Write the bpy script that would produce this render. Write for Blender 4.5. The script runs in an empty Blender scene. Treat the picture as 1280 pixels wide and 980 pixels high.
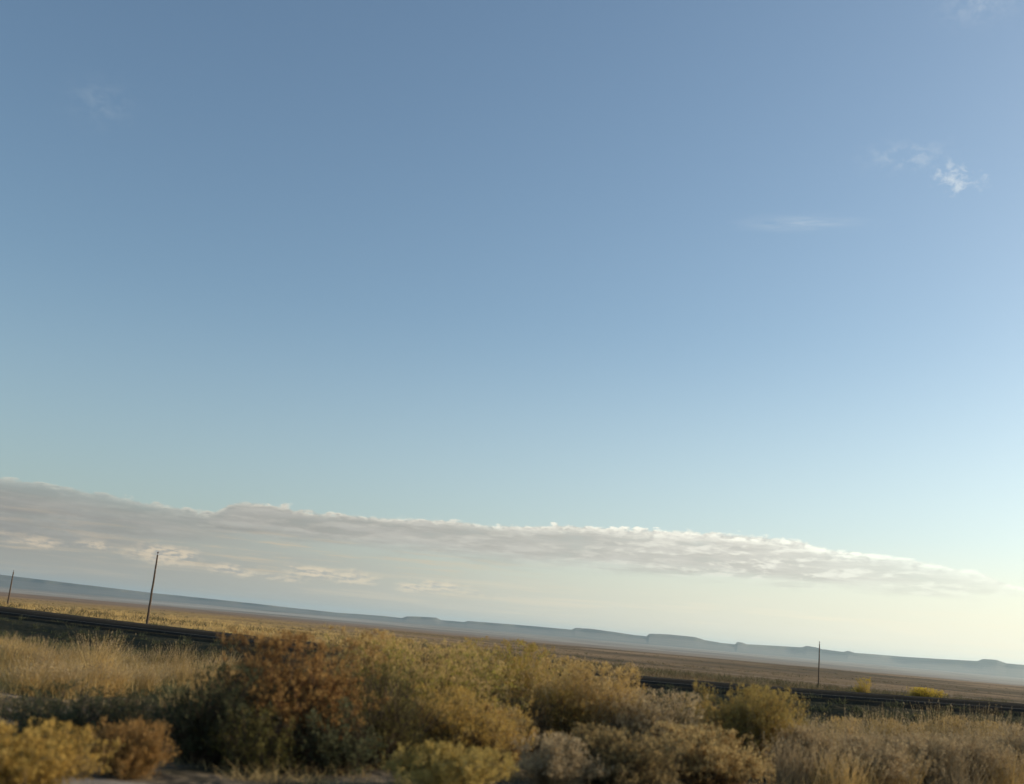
import bpy, math, random
import numpy as np
from mathutils import Vector, Matrix

R = math.radians
sc = bpy.context.scene
col = sc.collection
SUN_AZ, SUN_EL = 70.0, 17.0

# ------------------------------------------------------------------ camera
EYE = Vector((0, 0, 1.6))
FPX = 1350.0
_p, _r = R(12.4), R(5.09)
_F = Vector((0, math.cos(_p), math.sin(_p)))
_X = Vector((1, 0, 0))
_U = _X.cross(_F)
_R2 = _X * math.cos(_r) + _U * math.sin(_r)
_U2 = _U * math.cos(_r) - _X * math.sin(_r)
cd = bpy.data.cameras.new('camera')
cam = bpy.data.objects.new('camera', cd)
col.objects.link(cam)
cd.sensor_width = 36
cd.lens = FPX / 1280 * 36
cd.clip_start, cd.clip_end = 0.1, 90000
m4 = Matrix((_R2, _U2, -_F)).transposed().to_4x4()
m4.translation = EYE
cam.matrix_world = m4
cd.dof.use_dof = True
cd.dof.focus_distance = 260
cd.dof.aperture_fstop = 1.0
sc.camera = cam


def ray(px, py):
    d = _F + _R2 * ((px - 640) / FPX) + _U2 * ((490 - py) / FPX)
    return d.normalized()


def azel(px, py):
    d = ray(px, py)
    return math.degrees(math.atan2(d.x, d.y)), math.degrees(math.asin(d.z))


def az_of(px):
    """azimuth of the point of the horizon under photo column px"""
    return azel(px, 788 + .0891 * (px - 640))[0]


# ------------------------------------------------------------------ helpers
def tag(o, label=None, cat=None, group=None, kind=None):
    if label: o['label'] = label
    if cat: o['category'] = cat
    if group: o['group'] = group
    if kind: o['kind'] = kind
    return o


def empty(name, loc, rz=0.0):
    o = bpy.data.objects.new(name, None)
    col.objects.link(o)
    o.location = loc
    o.rotation_euler = (0, 0, rz)
    o.empty_display_size = .3
    return o


def mesh_np(name, V, F, mat, parent=None, smooth=False, loops=4):
    """V (n,3) verts, F (m,loops) faces or list of such arrays"""
    me = bpy.data.meshes.new(name)
    V = np.asarray(V, dtype=np.float32)
    Fs = F if isinstance(F, list) else [F]
    Fs = [np.asarray(f, dtype=np.int32) for f in Fs if len(f)]
    me.vertices.add(len(V))
    me.vertices.foreach_set('co', V.ravel())
    flat = np.concatenate([f.ravel() for f in Fs])
    tot = np.concatenate([np.full(len(f), f.shape[1], np.int32) for f in Fs])
    start = np.concatenate([[0], np.cumsum(tot)[:-1]]).astype(np.int32)
    me.loops.add(len(flat))
    me.loops.foreach_set('vertex_index', flat)
    me.polygons.add(len(tot))
    me.polygons.foreach_set('loop_start', start)
    me.polygons.foreach_set('loop_total', tot)
    if smooth:
        me.polygons.foreach_set('use_smooth', np.ones(len(tot), bool))
    me.update(calc_edges=True)
    me.validate()
    me.materials.append(mat)
    o = bpy.data.objects.new(name, me)
    col.objects.link(o)
    if parent: o.parent = parent
    return o


_perm = np.random.RandomState(7).rand(256, 256)


def vnoise(x, y):
    x = np.asarray(x, float); y = np.asarray(y, float)
    xi = np.floor(x).astype(int); yi = np.floor(y).astype(int)
    fx = x - xi; fy = y - yi
    fx = fx * fx * (3 - 2 * fx); fy = fy * fy * (3 - 2 * fy)
    a = _perm[xi & 255, yi & 255]; b = _perm[(xi + 1) & 255, yi & 255]
    c = _perm[xi & 255, (yi + 1) & 255]; d = _perm[(xi + 1) & 255, (yi + 1) & 255]
    return (a + (b - a) * fx) * (1 - fy) + (c + (d - c) * fx) * fy - .5


def fbm(x, y, o=4):
    s = 0; a = 1; f = 1
    for i in range(o):
        s = s + a * vnoise(x * f + 17.3 * i, y * f + 5.1 * i); a *= .5; f *= 2.03
    return s


def sstep(a, b, x):
    t = np.clip((np.asarray(x, float) - a) / (b - a), 0, 1)
    return t * t * (3 - 2 * t)


# ------------------------------------------------------------------ terrain
S = .84
# road centre line, plan, with the road's height
_edge = [(-270, 352, -.9), (-160, 240, -.75), (-115, 192, -.6), (-70, 147, -.5), (-39, 116, -.5), (-25, 104.5, -.5),
         (-9.7, 94, -.5), (2.9, 86.5, -.48), (15.5, 80.2, -.44), (22, 77.5, -.22), (34.6, 73, .17),
         (60, 66, .50), (100, 57, .8), (180, 41, 1.0), (320, 18, 1.2)]
_ed = np.array(_edge); _ed[:, :2] *= S
_t = np.concatenate([[0], np.cumsum(np.hypot(*np.diff(_ed[:, :2], axis=0).T))])
_tt = np.arange(0, _t[-1], 1.5)
RD = np.stack([np.interp(_tt, _t, _ed[:, i]) for i in range(3)], 1)
_k = np.exp(-np.linspace(-2, 2, 25) ** 2); _k /= _k.sum()
for i in range(3):
    pad = np.pad(RD[:, i], 12, mode='reflect', reflect_type='odd')
    RD[:, i] = np.convolve(pad, _k, 'valid')
_tan = np.gradient(RD[:, :2], axis=0); _tan /= np.linalg.norm(_tan, axis=1)[:, None]
RN = np.stack([-_tan[:, 1], _tan[:, 0]], 1)          # pointing away from the camera
HALF = 7.6                                            # graded half width
RD[:, :2] -= RN * HALF                                # from far edge to centre line


def road_coords(x, y):
    """signed distance beyond the centre line and road height there"""
    x = np.atleast_1d(x).astype(float); y = np.atleast_1d(y).astype(float)
    s = np.empty_like(x); zr = np.empty_like(x)
    B = 20000
    for i in range(0, len(x), B):
        dx = x[i:i + B, None] - RD[None, ::2, 0]; dy = y[i:i + B, None] - RD[None, ::2, 1]
        j = np.argmin(dx * dx + dy * dy, 1)
        jj = j * 2
        k = np.arange(len(j))
        # refine with the tangent
        along = dx[k, j] * _tan[jj, 0] + dy[k, j] * _tan[jj, 1]
        s[i:i + B] = dx[k, j] * RN[jj, 0] + dy[k, j] * RN[jj, 1]
        f = np.clip(jj + along / 1.5, 0, len(RD) - 1)
        zr[i:i + B] = np.interp(f, np.arange(len(RD)), RD[:, 2])
    return s, zr


_lr = np.log(np.array([1, 60, 100, 150, 300, 600, 1000, 1400, 2500, 4500, 8000, 13000, 32000.]))
_hl = np.array([2.1, 2.1, 2.15, 2.55, 4.1, 6.6, 9.2, 11.5, 15, 27, 24, 12, 20])
_hr = np.array([1.5, 1.8, 2.7, 3.8, 5.1, 6.9, 8.3, 14, 27, 28, 24, 12, 20])
_fl = np.linspace(0, _lr[-1], 600)
_ks = np.exp(-np.linspace(-2, 2, 31) ** 2); _ks /= _ks.sum()
_hls = np.convolve(np.pad(np.interp(_fl, _lr, _hl), 15, mode='edge'), _ks, 'valid')
_hrs = np.convolve(np.pad(np.interp(_fl, _lr, _hr), 15, mode='edge'), _ks, 'valid')


def H(x, y, fine=True):
    x = np.atleast_1d(x).astype(float); y = np.atleast_1d(y).astype(float)
    r = np.hypot(x, y)
    az = np.degrees(np.arctan2(x, y))
    s, zr = road_coords(x, y)
    u = -s
    near = r < 600
    zmed = (zr - .95) * (1 - sstep(14, 58, u))
    zmed = zmed + .10 * fbm(x * .35, y * .35, 3) * sstep(5, 14, r) + .35 * fbm(x * .05 + 9, y * .05, 2) * sstep(14, 30, r)
    w = sstep(HALF - .2, HALF + 4.0, u)
    zn = (zr - .14) * (1 - w) + zmed * w
    lr = np.log(np.maximum(r, 1))
    a = sstep(-22, 18, az)
    hf = np.interp(lr, _fl, _hls) * (1 - a) + np.interp(lr, _fl, _hrs) * a
    und = fbm(x / 90 + 3, y / 60, 3) * np.clip(r / 700, 0, 1) * 1.1 + fbm(x / 900, y / 700 + 4, 3) * 5.0 * sstep(1200, 5000, r)
    und = und + 1.2 * fbm(x / 260 + 31, y / 200, 2) * np.exp(-((r - 1000) / 700) ** 2)
    zf = 1.6 - hf + und
    wf = sstep(HALF - .2, HALF + 3.5, s)
    zfar = (zr - .14) * (1 - wf) + np.minimum(zf, zr - .3) * wf
    zfar = np.where(r > 450, zf, zfar * (1 - sstep(300, 450, r)) + zf * sstep(300, 450, r))
    z = np.where(s > 0, zfar, zn)
    # off to the sides and behind: gently falls to the far plain
    back = sstep(75, 110, np.abs(az)) * sstep(150, 900, r)
    return z * (1 - back) + (1.6 - hf * .6) * back


def hit(px, py):
    d = ray(px, py)
    t = 4.0
    while t < 4000:
        p = EYE + d * t
        z = float(H(p.x, p.y)[0])
        if p.z <= z:
            return Vector((p.x, p.y, z))
        t += max(.04, (p.z - z) * .5)
    return EYE + d * t


# ------------------------------------------------------------------ materials
def mat(name):
    m = bpy.data.materials.new(name)
    m.use_nodes = True
    nt = m.node_tree
    return m, nt, nt.nodes['Principled BSDF']


def N(nt, typ, **kw):
    n = nt.nodes.new(typ)
    for k, v in kw.items():
        setattr(n, k, v)
    return n


def math_node(nt, op, a, b=None, c=None, clamp=False):
    n = nt.nodes.new('ShaderNodeMath'); n.operation = op; n.use_clamp = clamp
    for i, v in enumerate((a, b, c)):
        if v is None: continue
        if isinstance(v, (int, float)): n.inputs[i].default_value = v
        else: nt.links.new(v, n.inputs[i])
    return n.outputs[0]


def smooth_range(nt, v, a, b, to0=0., to1=1.):
    n = nt.nodes.new('ShaderNodeMapRange'); n.interpolation_type = 'SMOOTHSTEP'
    nt.links.new(v, n.inputs[0])
    for i, q in enumerate((a, b, to0, to1)):
        if isinstance(q, (int, float)): n.inputs[i + 1].default_value = q
        else: nt.links.new(q, n.inputs[i + 1])
    return n.outputs[0]


def mix(nt, f, a, b, mode='MIX'):
    n = nt.nodes.new('ShaderNodeMix'); n.data_type = 'RGBA'; n.blend_type = mode; n.clamp_factor = True
    if isinstance(f, (int, float)): n.inputs[0].default_value = f
    else: nt.links.new(f, n.inputs[0])
    for i, v in ((6, a), (7, b)):
        if isinstance(v, tuple): n.inputs[i].default_value = (*v, 1)
        else: nt.links.new(v, n.inputs[i])
    return n.outputs[2]


def ramp(nt, fac, stops):
    n = nt.nodes.new('ShaderNodeValToRGB')
    e = n.color_ramp.elements
    while len(e) > 1: e.remove(e[-1])
    e[0].position = stops[0][0]; e[0].color = (*stops[0][1], 1)
    for p, c in stops[1:]:
        q = e.new(p); q.color = (*c, 1)
    nt.links.new(fac, n.inputs[0])
    return n.outputs[0]


def noise(nt, vec, scale, detail=4, rough=.55, out=0, dist=0.0):
    n = nt.nodes.new('ShaderNodeTexNoise')
    n.inputs['Scale'].default_value = scale; n.inputs['Detail'].default_value = detail
    n.inputs['Roughness'].default_value = rough; n.inputs['Distortion'].default_value = dist
    if vec is not None: nt.links.new(vec, n.inputs['Vector'])
    return n.outputs[out]


def mul_col(nt, c, k):
    n = nt.nodes.new('ShaderNodeVectorMath'); n.operation = 'SCALE'
    nt.links.new(c, n.inputs[0]); n.inputs['Scale'].default_value = k
    return n.outputs[0]


def plant_mat(name, cols, trans=.25, rough=.75):
    """plant tissue: every leaf or stem takes its own tint"""
    m, nt, b = mat(name)
    g = N(nt, 'ShaderNodeNewGeometry')
    c = ramp(nt, g.outputs['Random Per Island'], [(i / max(1, len(cols) - 1), q) for i, q in enumerate(cols)])
    oi = N(nt, 'ShaderNodeObjectInfo')
    hs = N(nt, 'ShaderNodeHueSaturation')
    nt.links.new(c, hs.inputs['Color'])
    nt.links.new(smooth_range(nt, oi.outputs['Random'], 0, 1, .8, 1.2), hs.inputs['Value'])
    nt.links.new(hs.outputs[0], b.inputs['Base Color'])
    b.inputs['Roughness'].default_value = rough
    b.inputs['Specular IOR Level'].default_value = .15
    tr = N(nt, 'ShaderNodeBsdfTranslucent')
    nt.links.new(hs.outputs[0], tr.inputs[0])
    ms = N(nt, 'ShaderNodeMixShader'); ms.inputs[0].default_value = trans
    nt.links.new(b.outputs[0], ms.inputs[1]); nt.links.new(tr.outputs[0], ms.inputs[2])
    nt.links.new(ms.outputs[0], nt.nodes['Material Output'].inputs[0])
    return m


M = {}
M['straw'] = plant_mat('straw_blades', [(.48, .34, .13), (.60, .44, .18), (.38, .26, .10), (.66, .50, .24)], .35)
M['pale_straw'] = plant_mat('pale_straw_blades', [(.36, .28, .155), (.47, .37, .22), (.29, .22, .125), (.53, .43, .27)], .35)
M['gold'] = plant_mat('golden_flower_tips', [(.42, .28, .075), (.50, .35, .10), (.32, .21, .055), (.44, .33, .105)], .42)
M['brightgold'] = plant_mat('bright_golden_tips', [(.44, .33, .10), (.52, .41, .14), (.34, .25, .07)], .38)
M['olive'] = plant_mat('olive_leaves', [(.12, .11, .035), (.18, .16, .045), (.09, .085, .03), (.24, .20, .06)], .35)
M['darkgreen'] = plant_mat('dark_green_leaves', [(.085, .098, .052), (.115, .125, .062), (.065, .075, .042), (.14, .135, .065)], .35)
M['yellowgreen'] = plant_mat('yellow_green_tips', [(.33, .31, .070), (.43, .38, .085), (.25, .24, .055), (.46, .39, .11)], .42)
M['redbrown'] = plant_mat('red_brown_leaves', [(.19, .095, .040), (.25, .13, .052), (.14, .068, .030), (.26, .16, .064)], .38)
M['orange'] = plant_mat('orange_brown_leaves', [(.34, .20, .07), (.42, .26, .09), (.25, .14, .05)], .33)
M['tan'] = plant_mat('tan_brown_twigs', [(.40, .29, .13), (.48, .37, .17), (.32, .23, .105), (.45, .37, .165)], .43)
M['darkbrown'] = plant_mat('dark_brown_twigs', [(.16, .12, .065), (.21, .16, .085), (.17, .15, .07)], .3)
M['greytan'] = plant_mat('grey_tan_twigs', [(.29, .22, .125), (.37, .285, .165), (.23, .175, .10), (.40, .31, .18)], .36)
M['stem'] = plant_mat('woody_stems', [(.075, .055, .038), (.11, .085, .06), (.05, .037, .026)], .05, .9)
M['palestem'] = plant_mat('pale_stems', [(.34, .26, .15), (.27, .20, .11), (.42, .33, .20)], .15, .9)
M['sage'] = plant_mat('grey_sage_leaves', [(.12, .105, .055), (.17, .145, .075), (.09, .08, .045)], .2)
M['browngrass'] = plant_mat('brown_range_grass', [(.19, .14, .075), (.26, .195, .11), (.14, .10, .055), (.22, .17, .085)], .25)
M['yellowleaf'] = plant_mat('autumn_yellow_leaves', [(.50, .37, .04), (.58, .44, .06), (.40, .29, .04)], .5)


def ground_mat():
    m, nt, b = mat('desert_ground')
    g = N(nt, 'ShaderNodeNewGeometry')
    pos = g.outputs['Position']
    sep = N(nt, 'ShaderNodeSeparateXYZ'); nt.links.new(pos, sep.inputs[0])
    x, y = sep.outputs[0], sep.outputs[1]
    r = math_node(nt, 'SQRT', math_node(nt, 'ADD', math_node(nt, 'MULTIPLY', x, x), math_node(nt, 'MULTIPLY', y, y)))
    az = math_node(nt, 'ARCTAN2', x, y)
    right = smooth_range(nt, az, R(-16), R(6))
    n_fine = noise(nt, pos, 6.0, 6, .65)
    n_mid = noise(nt, pos, .45, 5, .6)
    n_big = noise(nt, pos, .035, 5, .6)
    n_huge = noise(nt, pos, .004, 6, .6)
    n_vast = noise(nt, pos, .0006, 6, .62)
    # roadside soil, grey-tan with litter
    soil = mix(nt, n_fine, (.10, .083, .062), (.21, .175, .13))
    soil = mix(nt, smooth_range(nt, n_mid, .40, .58), soil, (.055, .048, .028))
    soil = mix(nt, smooth_range(nt, r, 18, 26), soil, mix(nt, n_mid, (.07, .058, .032), (.038, .036, .020)))
    soil = mix(nt, smooth_range(nt, noise(nt, pos, 1.3, 4, .6), .60, .68), soil, (.27, .23, .18))
    # sunlit golden range
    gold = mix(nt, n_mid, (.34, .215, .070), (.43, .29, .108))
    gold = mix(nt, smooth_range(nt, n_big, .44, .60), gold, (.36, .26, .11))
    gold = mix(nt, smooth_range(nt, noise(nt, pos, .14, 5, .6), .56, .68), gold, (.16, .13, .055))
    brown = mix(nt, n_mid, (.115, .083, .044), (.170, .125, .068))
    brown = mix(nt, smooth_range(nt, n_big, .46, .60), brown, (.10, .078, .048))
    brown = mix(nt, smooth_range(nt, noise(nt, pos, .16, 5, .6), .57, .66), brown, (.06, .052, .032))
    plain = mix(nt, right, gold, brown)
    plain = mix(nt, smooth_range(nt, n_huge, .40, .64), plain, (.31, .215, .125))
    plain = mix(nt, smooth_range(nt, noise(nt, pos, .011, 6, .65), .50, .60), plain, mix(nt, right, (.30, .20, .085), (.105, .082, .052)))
    red = mix(nt, n_huge, (.20, .135, .088), (.28, .20, .135))
    red = mix(nt, smooth_range(nt, noise(nt, pos, .010, 5, .6), .52, .64), red, (.13, .105, .07))
    valley = mix(nt, smooth_range(nt, n_vast, .40, .60), (.20, .165, .125), (.35, .305, .245))
    valley = mix(nt, smooth_range(nt, n_huge, .54, .66), valley, (.12, .10, .08))
    playa = math_node(nt, 'MULTIPLY', smooth_range(nt, r, 5600, 6600), smooth_range(nt, r, 7600, 9000, 1, 0))
    playa = math_node(nt, 'MULTIPLY', playa, math_node(nt, 'MULTIPLY', smooth_range(nt, az, R(-21), R(-17)), smooth_range(nt, az, R(-9), R(-2), 1, 0)))
    valley = mix(nt, playa, valley, (.36, .33, .28))
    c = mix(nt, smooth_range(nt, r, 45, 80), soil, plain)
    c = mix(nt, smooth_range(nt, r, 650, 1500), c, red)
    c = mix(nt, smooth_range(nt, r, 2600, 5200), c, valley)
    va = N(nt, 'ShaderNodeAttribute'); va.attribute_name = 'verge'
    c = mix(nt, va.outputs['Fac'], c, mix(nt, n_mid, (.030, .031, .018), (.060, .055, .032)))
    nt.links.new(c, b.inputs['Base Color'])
    b.inputs['Roughness'].default_value = .95
    b.inputs['Specular IOR Level'].default_value = .05
    bp = N(nt, 'ShaderNodeBump'); bp.inputs['Strength'].default_value = .7; bp.inputs['Distance'].default_value = .06
    nt.links.new(math_node(nt, 'ADD', n_fine, math_node(nt, 'MULTIPLY', n_mid, 2.0)), bp.inputs['Height'])
    bp2 = N(nt, 'ShaderNodeBump'); bp2.inputs['Strength'].default_value = .8; bp2.inputs['Distance'].default_value = 1.0
    nt.links.new(noise(nt, pos, .25, 5, .7), bp2.inputs['Height'])
    nt.links.new(bp.outputs[0], bp2.inputs['Normal'])
    nt.links.new(bp2.outputs[0], b.inputs['Normal'])
    return m


def simple_noise_mat(name, c1, c2, scale, rough=.9, bump=.3, bdist=.01, spec=.2):
    m, nt, b = mat(name)
    g = N(nt, 'ShaderNodeNewGeometry')
    n1 = noise(nt, g.outputs['Position'], scale, 6, .65)
    n2 = noise(nt, g.outputs['Position'], scale * .07, 4, .6)
    f = math_node(nt, 'ADD', math_node(nt, 'MULTIPLY', n1, .6), math_node(nt, 'MULTIPLY', n2, .4))
    nt.links.new(mix(nt, smooth_range(nt, f, .35, .65), c1, c2), b.inputs['Base Color'])
    b.inputs['Roughness'].default_value = rough
    b.inputs['Specular IOR Level'].default_value = spec
    bp = N(nt, 'ShaderNodeBump'); bp.inputs['Strength'].default_value = bump; bp.inputs['Distance'].default_value = bdist
    nt.links.new(n1, bp.inputs['Height']); nt.links.new(bp.outputs[0], b.inputs['Normal'])
    return m


M['ground'] = ground_mat()
M['asphalt'] = simple_noise_mat('worn_asphalt', (.020, .020, .018), (.036, .035, .031), 3.0, 1.0, .3, .01, .0)
M['gravel'] = simple_noise_mat('grey_gravel', (.16, .14, .115), (.32, .29, .25), 14.0, .95, .8, .02)
M['darkgravel'] = simple_noise_mat('dark_road_gravel', (.026, .024, .018), (.055, .048, .034), 5.0, 1.0, .8, .02, .0)
M['paint'] = simple_noise_mat('worn_road_paint', (.035, .034, .030), (.085, .082, .072), 2.0, .85, .1)
M['wood'] = simple_noise_mat('weathered_pole_wood', (.085, .060, .042), (.16, .12, .085), 7.0, .9, .5, .01)
M['metal'] = simple_noise_mat('galvanised_metal', (.18, .18, .18), (.26, .26, .26), 9.0, .5, .1)
M['ceramic'] = simple_noise_mat('brown_glazed_ceramic', (.06, .03, .02), (.09, .045, .03), 9.0, .35, .05)


def mesa_mat():
    m, nt, b = mat('mesa_rock')
    g = N(nt, 'ShaderNodeNewGeometry')
    sep = N(nt, 'ShaderNodeSeparateXYZ'); nt.links.new(g.outputs['Position'], sep.inputs[0])
    n1 = noise(nt, g.outputs['Position'], .004, 6, .65)
    w = math_node(nt, 'ADD', math_node(nt, 'MULTIPLY', sep.outputs[2], .05), math_node(nt, 'MULTIPLY', n1, 2.0))
    st = math_node(nt, 'ADD', math_node(nt, 'MULTIPLY', math_node(nt, 'SINE', math_node(nt, 'MULTIPLY', w, 6.28)), .5), .5)
    c = mix(nt, st, (.065, .062, .050), (.10, .09, .068))
    c = mix(nt, smooth_range(nt, n1, .45, .62), c, (.06, .062, .045))
    nt.links.new(c, b.inputs['Base Color'])
    b.inputs['Roughness'].default_value = .95
    return m


M['mesa'] = mesa_mat()

# ------------------------------------------------------------------ ground sheet
def build_ground():
    az = np.concatenate([np.arange(-180, -42, 4.0), np.arange(-42, 42, .21), np.arange(42, 180, 4.0)])
    rr = [1.5]
    while rr[-1] < 30000:
        k = 1.016 if 8 < rr[-1] < 130 else (1.03 if rr[-1] < 3000 else 1.045)
        rr.append(rr[-1] * k)
    rr = np.array(rr)
    A, Rr = np.meshgrid(np.radians(az), rr)
    X = (Rr * np.sin(A)).ravel(); Y = (Rr * np.cos(A)).ravel()
    Z = H(X, Y)
    na, nr = len(az), len(rr)
    V = np.stack([X, Y, Z], 1)
    i = np.arange(nr - 1)[:, None]; j = np.arange(na)[None, :]
    jn = (j + 1) % na
    F = np.stack([i * na + j, (i + 1) * na + j, (i + 1) * na + jn, i * na + jn], -1).reshape(-1, 4)[:, ::-1]
    V = np.vstack([V, [[0, 0, float(H(0.01, 0.01)[0])]]])
    c = len(V) - 1
    Ft = np.stack([np.full(na, c), np.arange(na), (np.arange(na) + 1) % na], 1)[:, ::-1]
    o = mesh_np('ground', V, [F, Ft], M['ground'], smooth=True)
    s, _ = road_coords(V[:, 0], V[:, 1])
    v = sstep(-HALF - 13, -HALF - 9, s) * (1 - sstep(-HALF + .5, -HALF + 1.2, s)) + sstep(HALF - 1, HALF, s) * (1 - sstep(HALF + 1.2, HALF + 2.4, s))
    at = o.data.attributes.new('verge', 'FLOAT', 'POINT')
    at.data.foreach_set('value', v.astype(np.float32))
    return tag(o, kind='structure')


ground = build_ground()

# ------------------------------------------------------------------ road
def ribbon(name, offs, dz, m, lo=0, hi=None, zend=None):
    """strip along the road at lateral offsets; zend drops the two outer rows"""
    P = RD[lo:hi]; Nn = RN[lo:hi]
    rows = []
    for k, (o, d) in enumerate(zip(offs, dz)):
        rows.append(np.stack([P[:, 0] + Nn[:, 0] * o, P[:, 1] + Nn[:, 1] * o, P[:, 2] + d], 1))
    n = len(P); V = np.concatenate(rows)
    F = []
    for k in range(len(offs) - 1):
        a = np.arange(n - 1)
        F.append(np.stack([k * n + a, k * n + a + 1, (k + 1) * n + a + 1, (k + 1) * n + a], 1))
    F = np.concatenate(F)[:, ::-1]
    return mesh_np(name, V, F, m)


tag(ribbon('road_shoulder', [-HALF - .5, -HALF, -6.3, 0, 6.3, HALF, HALF + .5], [-.5, -.06, -.01, 0, -.01, -.06, -.5], M['darkgravel']), kind='structure')
tag(ribbon('highway', [-6.32, -6.3, 0, 6.3, 6.32], [-.02, .012, .05, .012, -.02], M['asphalt']), kind='structure')
tag(ribbon('near_edge_line', [-3.85, -3.55], [.030, .032], M['paint']), kind='structure')
tag(ribbon('far_edge_line', [3.55, 3.85], [.032, .030], M['paint']), kind='structure')


def centre_dashes():
    V = []; F = []
    for i in range(0, len(RD) - 4, 8):
        b = len(V)
        for k in range(3):
            for o in (-.07, .07):
                p = RD[i + k, :2] + RN[i + k] * o
                V.append((p[0], p[1], RD[i + k, 2] + .056))
        for k in range(2):
            F.append((b + k * 2, b + k * 2 + 1, b + k * 2 + 3, b + k * 2 + 2))
    return mesh_np('centre_line', np.array(V), np.array(F), M['paint'])


tag(centre_dashes(), kind='structure')


def near_shoulder():
    """gravel shoulder of the road the car is on, ragged outer edge"""
    xs = np.linspace(-40, 60, 700)
    yo = 10.95 + .17 * (xs + 2.0) + .30 * fbm(xs * .8, xs * 0 + 2, 4)
    ys = np.linspace(0, 1, 22)
    V = []
    for k, t in enumerate(ys):
        y = (-2.0) * (1 - t) + yo * t
        z = H(xs, y) + .018 * (1 - sstep(.93, 1.0, np.full_like(xs, t))) - .012 * (t > .99)
        V.append(np.stack([xs, y, z], 1))
    n = len(xs); V = np.concatenate(V)
    a = np.arange(n - 1)
    F = np.concatenate([np.stack([k * n + a, k * n + a + 1, (k + 1) * n + a + 1, (k + 1) * n + a], 1) for k in range(len(ys) - 1)])
    return mesh_np('gravel_shoulder', V, F, M['gravel'], smooth=True)


tag(near_shoulder(), kind='structure')

def dirt_track():
    t = np.linspace(0, 1, 160)
    x = 34 + 130 * t; y = 205 - 66 * t + 14 * np.sin(t * 4)
    nx, ny = .45, .89
    V = []
    for o, dz in ((-1.5, -.02), (-1.3, .05), (1.3, .05), (1.5, -.02)):
        xx, yy = x + nx * o, y + ny * o
        V.append(np.stack([xx, yy, H(xx, yy) + dz + .06], 1))
    n = len(t); a = np.arange(n - 1)
    F = np.concatenate([np.stack([k * n + a, k * n + a + 1, (k + 1) * n + a + 1, (k + 1) * n + a], 1) for k in range(3)])
    return mesh_np('dirt_track', np.concatenate(V), F, M['dirt'], smooth=True)


M['dirt'] = simple_noise_mat('pale_dirt', (.24, .19, .13), (.36, .29, .20), 1.5, 1.0, .3, .02, .0)
tag(dirt_track(), kind='structure')

# ------------------------------------------------------------------ mesas on the horizon
_ridge_px = [(-500, 16), (-200, 13), (0, 11), (92, 8.7), (190, 6.2), (250, 5.6), (320, 4.5), (356, 3.6), (424, 2.6), (480, 3.6), (502, 3.0), (508, 5.6),
             (530, 6.9), (545, 7.2), (550, 4.9), (580, 4.9), (584, 6.6), (660, 7.4), (714, 7.2), (719, 9.9), (740, 10.2), (768, 8.8), (794, 7.4), (808, 7.2), (811, 10.6),
             (834, 11.8), (868, 11.4), (880, 8.8), (904, 7.0), (919, 7.0), (921, 10.0), (928, 9.6), (933, 8.2), (963, 9.2), (1002, 10.2), (1008, 12.4), (1020, 11.6),
             (1028, 10.0), (1054, 9.2), (1060, 11.0), (1068, 9.2), (1135, 9.6), (1190, 11.0), (1222, 11.8), (1229, 14.6), (1246, 14.8), (1258, 12.0), (1280, 12), (1500, 14), (1800, 16)]


def build_mesas():
    azs = np.arange(-46, 46, .04)
    pa = np.array([az_of(p) for p, _ in _ridge_px]); ph = np.array([h for _, h in _ridge_px])
    px = np.interp(azs, pa, ph)
    D = 11500 + 1300 * fbm(azs * .16, azs * 0 + 3, 3) + 260 * fbm(azs * .7, azs * 0, 2)
    top = 1.6 + px / FPX * D + 1.2 * fbm(azs * 3.0, azs * 0 + 8, 2)
    base = -15
    rows = [(-1500, 0.0, 0), (-900, .10, 120), (-520, .26, 160), (-260, .47, 130), (-110, .63, 70), (-60, .72, 40), (-25, .96, 14), (0, 1.0, 0), (400, .99, 0), (2600, .97, 0), (5200, 0.0, 0)]
    V = []
    ar = np.radians(azs)
    for i, (off, f, g) in enumerate(rows):
        gul = fbm(azs * 1.2 + 50, azs * 0 + i * .12, 2)
        d = D + off + g * 1.6 * gul
        z = base + (top - base) * f
        if 0 < f < .9: z = z + (top - base) * .06 * gul
        V.append(np.stack([d * np.sin(ar), d * np.cos(ar), z], 1))
    n = len(azs); V = np.concatenate(V); a = np.arange(n - 1)
    F = np.concatenate([np.stack([k * n + a, k * n + a + 1, (k + 1) * n + a + 1, (k + 1) * n + a], 1) for k in range(len(rows) - 1)])
    return mesh_np('mesa_hills', V, F, M['mesa'], smooth=True)


tag(build_mesas(), kind='structure')

# ------------------------------------------------------------------ plants
def unit(v):
    return v / np.maximum(np.linalg.norm(v, axis=-1, keepdims=True), 1e-9)


def blades(rs, base, d, L, w, droop, nseg=3, taper=.25):
    """curved tapering ribbons; base (n,3), d (n,3) unit, L (n,), w (n,)"""
    n = len(base)
    side = unit(np.cross(d, unit(rs.normal(size=(n, 3)))))
    pts = []
    p = base.copy(); dd = d.copy()
    for k in range(nseg + 1):
        t = k / nseg
        ww = (w * (1 - (1 - taper) * t))[:, None] * .5
        pts.append(p - side * ww); pts.append(p + side * ww)
        dd = unit(dd + np.array([0, 0, -1.]) * (droop * t / nseg)[:, None] + rs.normal(size=(n, 3)) * .06)
        p = p + dd * (L / nseg)[:, None]
    V = np.stack(pts, 1).reshape(-1, 3)
    b = np.arange(n)[:, None] * (2 * (nseg + 1)) + np.arange(nseg)[None, :] * 2
    F = np.stack([b, b + 1, b + 3, b + 2], -1).reshape(-1, 4)
    ends = V.reshape(n, 2 * (nseg + 1), 3)
    mids = .5 * (ends[:, 0::2] + ends[:, 1::2])        # (n, nseg+1, 3)
    return V, F, mids


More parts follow.
